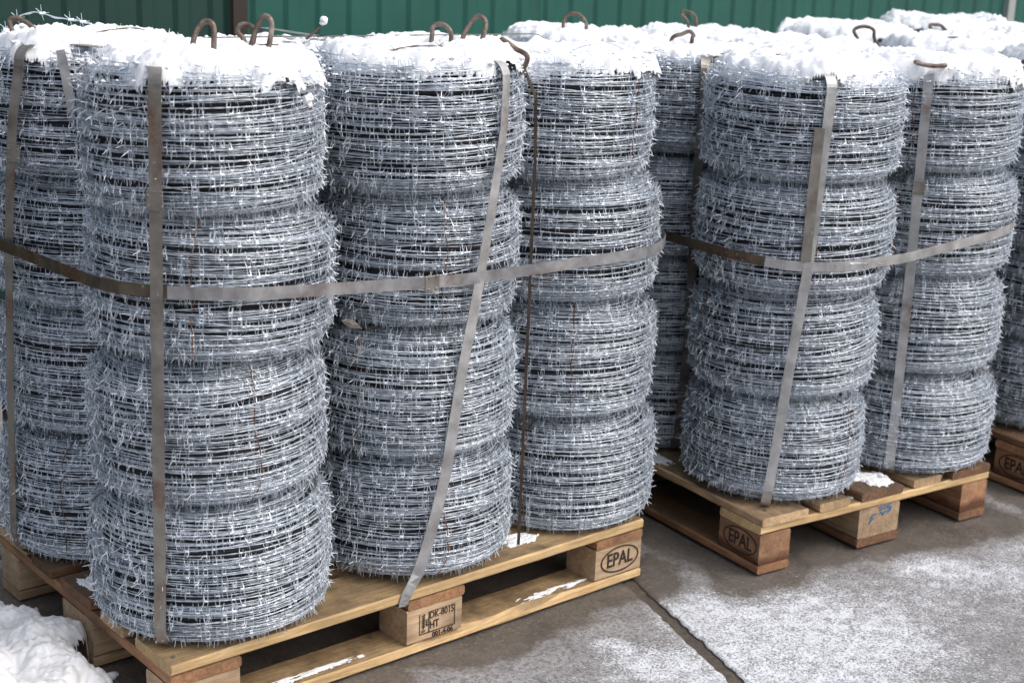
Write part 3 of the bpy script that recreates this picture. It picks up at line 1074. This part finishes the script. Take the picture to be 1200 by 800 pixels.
def strap_obj(label, P, N, mat, closed=False, w=.0230, seals=(), rusty=None):
    P = np.array(P, float)
    root = obj('steel_strap', None, None, tuple(P[0]))
    tag(root, label, 'strap', 'steel straps binding the pallets')
    V, f = ribbon(P - P[0], N, w, closed=closed)
    me = mesh_np('band', V, f, mat, False)
    bm = bmesh.new(); bm.from_mesh(me); bmesh.ops.recalc_face_normals(bm, faces=bm.faces); bm.to_mesh(me); bm.free()
    if rusty:
        me.materials.append(M_STRAPB)
        for pl in me.polygons:
            if rusty(pl.center.x + P[0][0], pl.center.y + P[0][1]): pl.material_index = 1
    obj('band', me, root)
    for (pos, nn, along) in seals:
        nn = Vector(nn).normalized(); al = Vector(along).normalized()
        wv = nn.cross(al).normalized()
        bm = bmesh.new()
        # folded clip with two crimps
        for (dx, dz, sx, sz) in ((0, 0, .0300, .034),):
            bmesh.ops.create_cube(bm, size=1, matrix=Matrix.Diagonal((sx, .0035, sz, 1)))
        for dz in (-.009, .009):
            for sx in (-1, 1):
                bmesh.ops.create_cube(bm, size=1, matrix=Matrix.Translation((sx * .012, .002, dz)) @ Matrix.Diagonal((.006, .003, .004, 1)))
        bmesh.ops.bevel(bm, geom=bm.edges[:], offset=.0008, segments=1, affect='EDGES')
        ms = bpy.data.meshes.new('seal'); bm.to_mesh(ms); bm.free(); ms.materials.append(M_STRAPD)
        o = obj('seal', ms, root)
        mm = Matrix((wv, nn, al)).transposed().to_4x4()
        mm.translation = Vector(pos) - Vector(P[0]) + nn * .0015
        o.matrix_local = mm
    return root


def lin(a, b, n):
    return [tuple(np.array(a) + (np.array(b) - np.array(a)) * t) for t in np.linspace(0, 1, n)]


RS = .2375                                                   # straps ride on the barbs


def over_strap(c, side, c_far, ztop, far_ang, hdir, bottom):
    """side: list of (x,y,z) from bottom to top on the near stack; goes over the top along hdir and down the far stack"""
    P, N = [], []
    for b_, n_ in bottom: P.append(b_); N.append(n_)
    if not bottom:
        d = nrm(np.array([side[0][0] - c[0], side[0][1] - c[1]]))
        for r_, z_ in ((.200, .1475), (.214, .151), (.226, .162)):
            P.append((c[0] + d[0] * r_, c[1] + d[1] * r_, z_)); N.append((d[0], d[1], -.6))
        side = [q_ for q_ in side if q_[2] > .18]
    for (x, y, z) in side:
        d = nrm(np.array([x - c[0], y - c[1]]))
        P.append((c[0] + d[0] * RS, c[1] + d[1] * RS, z)); N.append((d[0], d[1], 0))
    h = np.array([hdir[0], hdir[1], 0.0])
    last = np.array(P[-1]); d0 = np.array(N[-1])
    for a in np.linspace(.25, math.pi / 2, 7):              # round the shoulder
        inw = -np.array(d0)
        blend = np.clip(a / (math.pi / 2), 0, 1)
        mv = nrm(inw * (1 - blend * .5) + h * blend * .5)
        P.append(tuple(np.array([last[0], last[1], ztop - .046]) + mv * .034 * (1 - math.cos(a)) + np.array([0, 0, .036 * math.sin(a)])))
        N.append(tuple(d0 * math.cos(a) + np.array([0, 0, 1]) * math.sin(a)))
    p = np.array(P[-1])
    cf = np.array([c_far[0], c_far[1]])
    lat = np.array([-hdir[1], hdir[0]])
    off = (p[:2] - cf) @ lat
    off = max(-.2, min(.2, off))
    reach = math.sqrt(RS ** 2 - off ** 2)
    q = cf + lat * off + np.array(hdir) * (reach - .03)
    wp = np.array([c[0], c[1]]) * .8 + p[:2] * .2 + np.array(hdir) * .05
    for t in np.linspace(.03, 1, 18):
        if t < .3: xy = p[:2] + (wp - p[:2]) * t / .3
        else: xy = wp + (q - wp) * (t - .3) / .7
        P.append((xy[0], xy[1], ztop - .010)); N.append((0, 0, 1))
    q2 = cf + lat * off + np.array(hdir) * reach
    dn = nrm(np.array([q2[0] - cf[0], q2[1] - cf[1], 0]))
    for a in (.5, 1.0, 1.45):
        P.append((q[0] + (q2[0] - q[0]) * math.sin(a), q[1] + (q2[1] - q[1]) * math.sin(a), ztop - .010 - .03 * (1 - math.cos(a)))); N.append(tuple(dn * math.sin(a) + np.array([0, 0, math.cos(a)])))
    for z in np.linspace(ztop - .06, .148, 12):
        P.append((q2[0], q2[1], z)); N.append(tuple(dn))
    return P, N


def resample(side, n):
    S_ = np.array(side); z = np.linspace(S_[0, 2], S_[-1, 2], n)
    x = np.interp(z, S_[:, 2], S_[:, 0]); y = np.interp(z, S_[:, 2], S_[:, 1])
    return list(zip(x, y, z))


F1c, B1c, F2c, B2c, B3c = (.2, .2), (.2, .65), (.665, .2), (.655, .655), (1.10, .65)
side = resample([(.0165, .064, .150), (.0195, .0608, .2527), (.0216, .058, .436), (.0249, .054, .7065), (.0283, .050, .977), (.031, .047, TOP1 - .05)], 22)
P, N = over_strap(F1c, side, B1c, TOP1, 0, (0, 1), [])
strap_obj('tarnished upright strap on the corner stack nearest the snow pile', P, N, M_STRAPD, seals=[((F1c[0] - RS * .755, F1c[1] - RS * .656, .985), (-.755, -.656, 0), (0, 0, 1))])
side = resample([(-.0266, .625, .150), (-.0227, .601, .526), (-.0176, .582, .811), (-.0086, .558, 1.047), (.0024, .536, TOP1 - .05)], 22)
P, N = over_strap(B1c, side, B3c, TOP1, 0, (1, 0), [])
strap_obj('tarnished upright strap cut near the photo edge on the stack behind the corner', P, N, M_STRAPD, seals=[((B1c[0] - RS * .91, B1c[1] - RS * .414, 1.0), (-.91, -.414, 0), (0, 0, 1))])
side = resample([(.548, -.006, .185), (.5661, -.01, .2407), (.5974, -.0206, .384), (.6288, -.0265, .612), (.6641, -.0278, .798), (.7123, -.0207, 1.077), (.7152, -.02, TOP1 - .05)], 24)
P, N = over_strap(F2c, side, B2c, TOP1, 0, (0, 1), [((.508, .05, .1195), (0, 0, -1)), ((.511, .006, .1190), (0, -.2, -1)), ((.513, -.0030, .1200), (0, -.8, -.6)), ((.515, -.0042, .126), (0, -1, 0)), ((.522, -.0050, .145), (-.1, -1, .2)), ((.533, -.006, .162), (-.1, -1, .2))])
strap_obj('slanting bright strap from the DK-8015 block up the middle front stack', P, N, M_STRAP)

gx = [(.862, .048, .150), (.864, .048, .40), (.866, .048, .70), (.868, .049, 1.0), (.869, .055, 1.12), (.873, .10, 1.175), (.875, .2, 1.195), (.88, .65, 1.18), (.88, .88, 1.15), (.88, .885, .15)]
gn = [(-.55, -.83, 0)] * 5 + [(-.3, -.5, .8), (0, 0, 1), (0, 0, 1), (0, 1, 0), (0, 1, 0)]
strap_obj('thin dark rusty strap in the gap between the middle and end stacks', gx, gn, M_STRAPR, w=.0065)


def girdle(c00, c10, c11, c01, zf, r=RS):
    """closed hull strap round four corner stacks in plan, counter-clockwise from the front edge"""
    P, N = [], []
    cs = [np.array(c) for c in (c00, c10, c11, c01)]
    for i in range(4):
        p, c, nx = cs[i - 1], cs[i], cs[(i + 1) % 4]
        d0, d1 = nrm(c - p), nrm(nx - c)
        n0, n1 = np.array([d0[1], -d0[0]]), np.array([d1[1], -d1[0]])
        a0 = math.atan2(n0[1], n0[0]); a1 = math.atan2(n1[1], n1[0])
        while a1 < a0: a1 += 2 * math.pi
        for a in np.linspace(a0, a1, 9):
            q = c + r * np.array([math.cos(a), math.sin(a)])
            P.append((q[0], q[1], 0)); N.append((math.cos(a), math.sin(a), 0))
        q0 = c + r * n1; q1 = nx + r * n1
        for t in np.linspace(.08, .92, 9):
            q = q0 * (1 - t) + q1 * t
            P.append((q[0], q[1], 0)); N.append((n1[0], n1[1], 0))
    P = np.array(P); P[:, 2] = [zf(x, y) for x, y, _ in P]
    return P, N


def z1(x, y):
    zfront = np.interp(x, [-.05, .1, .6, 1.05, 1.4], [.832, .827, .792, .790, .795])
    w = np.clip((y + .02) / .9, 0, 1)
    return zfront * (1 - w) + .81 * w


P, N = girdle((.2, .2), (1.080, .2), (1.08, .65), (.2, .65), z1)
strap_obj('level rusty strap girdling all stacks of the pale front pallet', P, N, M_STRAPG, closed=True, rusty=lambda x, y: x < .025, seals=[((.545, -.0365, .7945), (0, -1, 0), (1, 0, 0))])


def z2(x, y):
    dx = np.array([x, y]) - P2C
    u = dx @ U2
    return float(np.interp(u, [-.05, .05, .35, .72, .95], [.751, .738, .742, .779, .785]))


P, N = girdle(p2(.205, .2), p2(.643, .2), p2(.643, 1.11), p2(.205, 1.11), z2)
strap_obj('level rusty strap girdling the stacks of the blue-marked pallet', P, N, M_STRAP, closed=True, rusty=lambda x, y: (np.array([x, y]) - P2C) @ U2 < .02)


def w2(u, v, z):
    q = P2C + u * U2 + v * V2
    return (q[0], q[1], z)


side = resample([w2(.0434, .037, .15), w2(.0535, .0279, .312), w2(.0643, .0193, .4998), w2(.0805, .0082, .722), w2(.0866, .0045, .859), w2(.0956, -.0005, TOP2 - .05)], 22)
P, N = over_strap(p2(.205, .2), side, p2(.205, 1.11), TOP2, 0, tuple(V2), [])
S1 = strap_obj('slanting bright strap with a loose end on the corner stack above EPAL', P, N, M_STRAP)
c = p2(.205, .2)
tp, tn = [], []
for (u, v, z) in ((.077, .0056, 1.05), (.0755, .006, .98), (.074, .007, .88), (.0735, .0075, .80), (.073, .008, .75)):
    q = np.array(w2(u, v, z)); d = nrm(q[:2] - np.array(c))
    tp.append((c[0] + d[0] * (RS + .003), c[1] + d[1] * (RS + .003), z)); tn.append((d[0], d[1], 0))
V, f = ribbon(np.array(tp) - np.array(S1.location), tn)
obj('loose_end', mesh_np('loose_end', V, f, M_STRAPD, False), S1)
side = resample([w2(.482, .058, .15), w2(.482, .058, .434), w2(.4815, .058, .652), w2(.479, .061, .925), w2(.4777, .063, TOP2 - .05)], 20)
P, N = over_strap(p2(.669, .2), side, p2(.66, 1.11), TOP2, 0, tuple(V2), [])
strap_obj('upright strap with rusty clip on the bare end block stack', P, N, M_STRAP, seals=[(w2(.472, .052, .885), (-U2[0] * .8 - V2[0] * .6, -U2[1] * .8 - V2[1] * .6, 0), (0, 0, 1))])
side = resample([w2(.106, .452, .15), w2(.1176, .4474, .447), w2(.1127, .4494, .844), w2(.114, .4488, TOP2 - .05)], 20)
P, N = over_strap(p2(.2, .66), side, p2(.66, .66), TOP2, 0, tuple(U2), [])
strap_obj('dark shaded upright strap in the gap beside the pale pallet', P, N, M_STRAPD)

# short cut strap tail stuck under the top turns of the rear corner stack
c = np.array(B1c)
tp, tn = [], []
for (x, y, z) in ((.0560, .476, 1.20), (.0575, .472, 1.182), (.0600, .467, 1.15), (.0630, .461, 1.11), (.0650, .4577, 1.084)):
    d = nrm(np.array([x, y]) - c)
    k = 1.0 + .02 * (1.2 - z) / .1
    tp.append((c[0] + d[0] * RS * k, c[1] + d[1] * RS * k, z)); tn.append((d[0], d[1], 0))
V, f = ribbon(np.array(tp) - np.array(tp[0]), tn, .017)
tag(obj('strap_tail', mesh_np('strap_tail', V, f, M_STRAP, False), None, tp[0]), 'short pale strap tail hanging from the top roll behind the corner stack', 'strap tail')


# ------------------------------------------------------------------ snow
def snow_cap(name, label, centres, tops, seed, bumps=(), cell=.0042, T=.020, Rs=.192, kk_=.022):
    cs = np.array(centres)
    x0, y0 = cs.min(0) - .26; x1, y1 = cs.max(0) + .26
    xs, ys = np.arange(x0, x1, cell), np.arange(y0, y1, cell)
    x, y = np.meshgrid(xs, ys, indexing='ij')
    ds = np.stack([np.hypot(x - c[0], y - c[1]) for c in cs])
    zt = np.array(tops)
    lo = fbm(x * 9, y * 9, o=3, seed=seed) ; hi = fbm(x * 42, y * 42, o=3, seed=seed + 5)
    q = np.log(np.sum(np.exp((Rs - ds) / kk_), 0)) * kk_
    q = np.minimum(q, .2) + lo * .036 + hi * .018
    q = np.minimum(q, .040 + .085 * fbm(x * 13, y * 13, o=3, seed=seed + 40))
    d = ds.min(0)
    wts = np.exp(-ds / .05); ztop = (wts * zt[:, None, None]).sum(0) / wts.sum(0)
    thick = T * np.clip(q / .05, -1, 1)
    thick = np.where(q > 0, T * np.sqrt(np.clip(q / .055, 0, 1)), q * .5)
    thick = thick * (1 + .7 * fbm(x * 5, y * 5, o=3, seed=seed + 9))
    rel = .015 * fbm(x * 26, y * 26, o=4, seed=seed + 12) + .007 * np.abs(fbm(x * 70, y * 70, o=2, seed=seed + 14))
    ringg = np.sin(2 * np.pi * (d / .017 + .8 * fbm(x * 7, y * 7, o=2, seed=seed + 21)))
    rel = rel + .0032 * ringg * np.clip((d - .10) / .06, 0, 1)
    for bx, by, br, bh in bumps:
        g = np.exp(-((x - bx) ** 2 + (y - by) ** 2) / (2 * br * br))
        thick = thick + bh * g; q = q + g * .05
    drop = .020 * np.clip((np.minimum(d, .225) - .180) / .045, 0, 1) ** 2
    dip = .012 * np.clip(1 - d / .13, 0, 1)
    z = ztop - drop - dip * .6 + thick + rel * np.clip(q / .04, 0, 1) - .004 - .016 * (1 - np.sqrt(np.clip(q / .022, 0, 1))) + np.minimum(q, 0) * .8
    keep = (q > -.010) & (d < .224 + .010 * hi)
    idx = np.arange(x.size).reshape(x.shape)
    kq = keep[:-1, :-1] & keep[1:, :-1] & keep[1:, 1:] & keep[:-1, 1:]
    Q = np.stack([idx[:-1, :-1], idx[1:, :-1], idx[1:, 1:], idx[:-1, 1:]], -1)[kq]
    V = np.stack([x, y, z], -1).reshape(-1, 3)
    # skirt: an underside so that the snow has thickness
    n = len(V)
    Vb = V.copy(); Vb[:, 2] -= .0035
    e = {}
    E = np.concatenate([Q[:, [0, 1]], Q[:, [1, 2]], Q[:, [2, 3]], Q[:, [3, 0]]])
    key = np.sort(E, 1); kk = key[:, 0].astype(np.int64) * n + key[:, 1]
    u, inv, cnt = np.unique(kk, return_inverse=True, return_counts=True)
    be = E[cnt[inv] == 1]
    Sk = np.stack([be[:, 1], be[:, 0], be[:, 0] + n, be[:, 1] + n], -1)
    allf = np.concatenate([Q, Sk])
    used = np.unique(allf); mp = np.full(2 * n, -1); mp[used] = np.arange(len(used))
    VV = np.concatenate([V, Vb])[used]
    o = obj(name, mesh_np(name, VV, [mp[allf]], M_SNOW))
    return tag(o, label, 'snow', kind='stuff')


snow_cap('snow_cap', 'thick snow lying over the stacks of the pale front pallet',
         [(.2, .2), (.665, .2), (1.08, .205), (.2, .65), (.655, .655), (1.09, .65)], [TOP1, TOP1, TOP1 - .014, TOP1 - .004, TOP1 - .028, TOP1 - .032], 3, T=.011,
         bumps=[(.755, .000, .026, .018), (.715, .015, .03, .018), (.70, .05, .05, .012), (.80, .03, .03, .010), (.045, .065, .022, .016), (.10, .09, .05, .012), (.24, .01, .03, .006), (.33, .06, .03, .012), (.03, .55, .03, .014), (.9, .15, .06, .01)])
t2 = STACKS
snow_cap('snow_cap', 'thick snow lying over the stacks of the blue-marked pallet',
         [(STACKS[k][0][0] + STACKS[k][1][0], STACKS[k][0][1] + STACKS[k][1][1]) for k in ('s1', 's2', 's3', 's4', 's5', 's6')], [TOP2] * 6, 23, T=.015, Rs=.200, kk_=.028,
         bumps=[(1.535, -.150, .026, .020), (1.60, -.12, .06, .010), (1.955, -.115, .03, .012), (1.75, .05, .08, .012)])
snow_cap('snow_cap', 'thick snow lying over the stacks at the photo edge near the grey post',
         [STACKS[k][0] for k in ('r1', 'r2', 'r3', 'r4', 'r5', 'r6')], [TOP2, TOP2, TOP2, TOP2 + .012, TOP2 + .006, TOP2 + .03], 43, T=.020, Rs=.222, cell=.0055, kk_=.045)


def lump_mesh(name, items, seed, sub=3, amp=.25):
    """rounded irregular snow lumps joined into one mesh; items (x,y,z,rx,ry,rz)"""
    bm = bmesh.new(); bmesh.ops.create_icosphere(bm, subdivisions=sub, radius=1)
    S0 = np.array([v.co[:] for v in bm.verts]); Fc = np.array([[v.index for v in f.verts] for f in bm.faces]); bm.free()
    ac = Acc()
    for i, (x, y, z, rx, ry, rz) in enumerate(items):
        nse = fbm(S0[:, 0] * 1.3 + i * 7.1, S0[:, 1] * 1.3, S0[:, 2] * 1.3, o=4, seed=seed)
        ac.add(S0 * (1 + amp * nse * 2)[:, None] * [rx, ry, rz] + [x, y, z], [Fc])
    return ac.mesh(name, M_SNOW)


# snow that has fallen in among the upper turns of the near stacks
def crumbs(name, label, specs, seed):
    rs = np.random.RandomState(seed)
    it = []
    for (c, top, a0, a1, n) in specs:
        for _ in range(n):
            a = rs.uniform(a0, a1); q = rs.uniform(0, 1) ** 1.8
            z = top - .006 - .050 * q
            r = .206 + .020 * min(1, q * 2.2) + rs.uniform(-.006, .004)
            s = rs.uniform(.0012, .0042) * (1 - .5 * q)
            it.append((c[0] + r * math.cos(a), c[1] + r * math.sin(a), z, s * 1.5, s * 1.5, s * .75))
    o = obj(name, lump_mesh(name, it, seed, 2, .45))
    return tag(o, label, 'snow', kind='stuff')


crumbs('snow_crumbs', 'snow crumbs caught in the top wires of the pale pallet stacks',
       [((.2, .2), TOP1, math.radians(-215), math.radians(-20), 90), ((.665, .2), TOP1, math.radians(-200), math.radians(0), 110),
        ((1.08, .205), TOP1, math.radians(-180), math.radians(20), 90), ((.2, .65), TOP1, math.radians(-220), math.radians(-90), 50)], 5)
crumbs('snow_crumbs', 'snow crumbs caught in the top wires of the blue-marked pallet stacks',
       [(p2(.21, .2), TOP2, math.radians(-220), math.radians(-20), 110), (p2(.65, .2), TOP2, math.radians(-200), math.radians(0), 90), (p2(.2, .66), TOP2, math.radians(-220), math.radians(-90), 50)], 8)

tag(obj('snow_clump', lump_mesh('snow_clump', [(0, 0, 0, .008, .008, .009), (.006, -.002, .004, .006, .006, .006), (.003, -.002, -.009, .005, .005, .006)], 2, amp=.4), None, (.278, -.022, 1.150)),
    'small snow clump stuck on the wires of the front corner top roll', 'snow clump')
tag(obj('snow_clump', lump_mesh('snow_clump', [(0, 0, 0, .008, .008, .008), (-.003, 0, -.006, .006, .006, .004)], 4), None, (.508, .28, 1.262)),
    'small round snow ball on a wire end between the front stacks', 'snow clump')
ac = Acc()
V, f = tube(spline([[.480, .30, 1.225], [.494, .29, 1.240], [.508, .28, 1.258]], 4), .003, 6, cap=False); ac.add(V, f)
o = obj('bent_wire_end', ac.mesh('bent_wire_end', M_ROD), ROLLS['f2', 3]); o.matrix_parent_inverse = ROLLS['f2', 3].matrix_world.inverted()


# dirty snow shovelled against the pale pallet
def snow_pile():
    rs = np.random.RandomState(4)
    cell = .0042
    xs, ys = np.arange(-.75, .02, cell), np.arange(-.05, .80, cell)
    x, y = np.meshgrid(xs, ys, indexing='ij')
    z = np.full(x.shape, -.06)
    env = lambda X, Y: .125 * np.clip(1 - ((X + .312) / .272) ** 2, 0, 1) ** .6 * np.clip(1 - ((Y - .34) / .38) ** 2, 0, 1) ** .5
    # warp for crumbled shapes
    wx = x + .018 * fbm(x * 14, y * 14, o=3, seed=61); wy = y + .018 * fbm(x * 14, y * 14, o=3, seed=71)
    z = np.maximum(z, env(x, y) - .02)
    for i in range(150):
        cx, cy = rs.uniform(-.62, -.07), rs.uniform(.0, .67)
        e = float(env(np.array(cx), np.array(cy)))
        if e < .01: continue
        r = rs.uniform(.014, .05) if i > 12 else rs.uniform(.05, .085)
        cz = e * rs.uniform(.65, 1.0) - r * .35
        ax = rs.uniform(.75, 1.3); an = rs.uniform(0, 3.14)
        dx, dy = wx - cx, wy - cy
        u = dx * math.cos(an) + dy * math.sin(an); v = -dx * math.sin(an) + dy * math.cos(an)
        q = 1 - (u / (r * ax)) ** 2 - (v / (r / ax)) ** 2
        top = np.where(q > 0, cz + r * .95 * np.clip(q, 0, 1) ** .32, -1)
        z = np.maximum(z, top)
    z = z + .014 * np.abs(fbm(x * 20, y * 20, o=4, seed=81)) + .010 * fbm(x * 48, y * 48, o=4, seed=85) + .007 * fbm(x * 120, y * 120, o=3, seed=83)
    keep = z > -.012
    z = np.maximum(z, -.006)
    idx = np.arange(x.size).reshape(x.shape)
    kq = keep[:-1, :-1] & keep[1:, :-1] & keep[1:, 1:] & keep[:-1, 1:]
    Q = np.stack([idx[:-1, :-1], idx[1:, :-1], idx[1:, 1:], idx[:-1, 1:]], -1)[kq]
    used = np.unique(Q); mp = np.full(x.size, -1); mp[used] = np.arange(len(used))
    V = np.stack([x, y, z], -1).reshape(-1, 3)[used]
    o = obj('snow_pile', mesh_np('snow_pile', V, [mp[Q]], M_SNOWD))
    tag(o, 'lumpy shovelled snow pile against the end of the pale pallet', 'snow pile', kind='stuff')


snow_pile()
rs_ = np.random.RandomState(12)
it = []
for _ in range(46):
    x = rs_.uniform(-.20, .02); y = rs_.uniform(.05, .60); r = rs_.uniform(.002, .009)
    it.append((x, y, r * .5, r * 1.3, r, r * .9))
tag(obj('snow_crumbs', lump_mesh('snow_crumbs', it, 15, 2, .45)), 'snow crumbs scattered on the ground round the snow pile', 'snow', kind='stuff')


def patch(label, cx, cy, z, rx, ry, ang, seed, th=.006, fill=.75):
    n = 72
    a = np.linspace(-1.25, 1.25, n)
    u, v = np.meshgrid(a, a, indexing='ij')
    q = fill - (np.abs(u) ** 3 + np.abs(v) ** 3) + 1.25 * fbm(u * 3.2 * max(1, rx / .06) + seed * 3.1, v * 2.6, o=5, seed=seed)
    h = th * np.sqrt(np.clip(q * 1.4, 0, 1)) * (1 + .35 * fbm(u * 6, v * 6, o=3, seed=seed + 3)) - .0015
    x = u * rx; y = v * ry
    X = cx + x * math.cos(ang) - y * math.sin(ang); Y = cy + x * math.sin(ang) + y * math.cos(ang)
    keep = q > -.02
    idx = np.arange(n * n).reshape(n, n)
    kq = keep[:-1, :-1] & keep[1:, :-1] & keep[1:, 1:] & keep[:-1, 1:]
    Q = np.stack([idx[:-1, :-1], idx[1:, :-1], idx[1:, 1:], idx[:-1, 1:]], -1)[kq]
    used = np.unique(Q); mp = np.full(n * n, -1); mp[used] = np.arange(len(used))
    V = np.stack([X, Y, z + h], -1).reshape(-1, 3)[used]
    tag(obj('snow_patch', mesh_np('snow_patch', V, [mp[Q]], M_SNOW)), label, 'snow patch', kind='stuff')


ZB = .146
patch('thin snow patch on the pale pallet between its middle and end stacks', .885, .075, ZB, .055, .030, .1, 3)
patch('thin snow patch on the pale pallet end beside the corner stack', .045, .40, ZB, .03, .045, .2, 5)
patch('snow strip along the lower front board of the pale pallet, near its EPAL block', .96, .028, .0245, .13, .013, 0, 7, .003, .45)
patch('snow strip along the lower front board of the pale pallet, near its bottom corner', .30, .026, .0245, .20, .012, 0, 9, .0025, .40)
q = w2(.425, .06, 0); patch('clean snow slab on the middle board end of the blue-marked pallet', q[0], q[1], ZB, .05, .052, P2A, 11, .007)
q = w2(.335, .035, 0); patch('small snow fleck on the edge of the blue-marked pallet beside the clean snow slab', q[0], q[1], .1235, .014, .012, P2A, 13, .006)
q = w2(.03, .44, 0); patch('snow patch on the blue-marked pallet below the dark strap', q[0], q[1], ZB, .028, .06, P2A, 15, .007)

# ------------------------------------------------------------------ leaf caught in the wires
bm = bmesh.new()
outl = [(-.022, 0), (-.014, .007), (-.002, .009), (.010, .006), (.022, .0), (.010, -.005), (-.002, -.007), (-.014, -.005)]
mid = [bm.verts.new((x, 0, .004 * math.cos(x * 60))) for x in (-.014, -.002, .010)]
vs = [bm.verts.new((x, y, -.2 * abs(y) + .003 * math.cos(x * 60))) for x, y in outl]
tip0, tip1 = vs[0], vs[4]
for a, b_, c_ in ((vs[0], vs[1], mid[0]), (vs[4], mid[2], vs[3]), (vs[0], mid[0], vs[7]), (vs[4], vs[5], mid[2])):
    bm.faces.new((a, b_, c_))
for a, b_, c_, d_ in ((vs[1], vs[2], mid[1], mid[0]), (vs[2], vs[3], mid[2], mid[1]), (mid[0], mid[1], vs[6], vs[7]), (mid[1], mid[2], vs[5], vs[6])):
    bm.faces.new((a, b_, c_, d_))
bmesh.ops.solidify(bm, geom=bm.faces[:], thickness=.0008)
me = bpy.data.meshes.new('dead_leaf'); bm.to_mesh(me); bm.free(); me.materials.append(M_LEAF)
tag(obj('dead_leaf', me, None, (.446, .085, .700), (1.0, .35, -.75)), 'small grey dead leaf caught between the front corner and middle stacks', 'leaf')
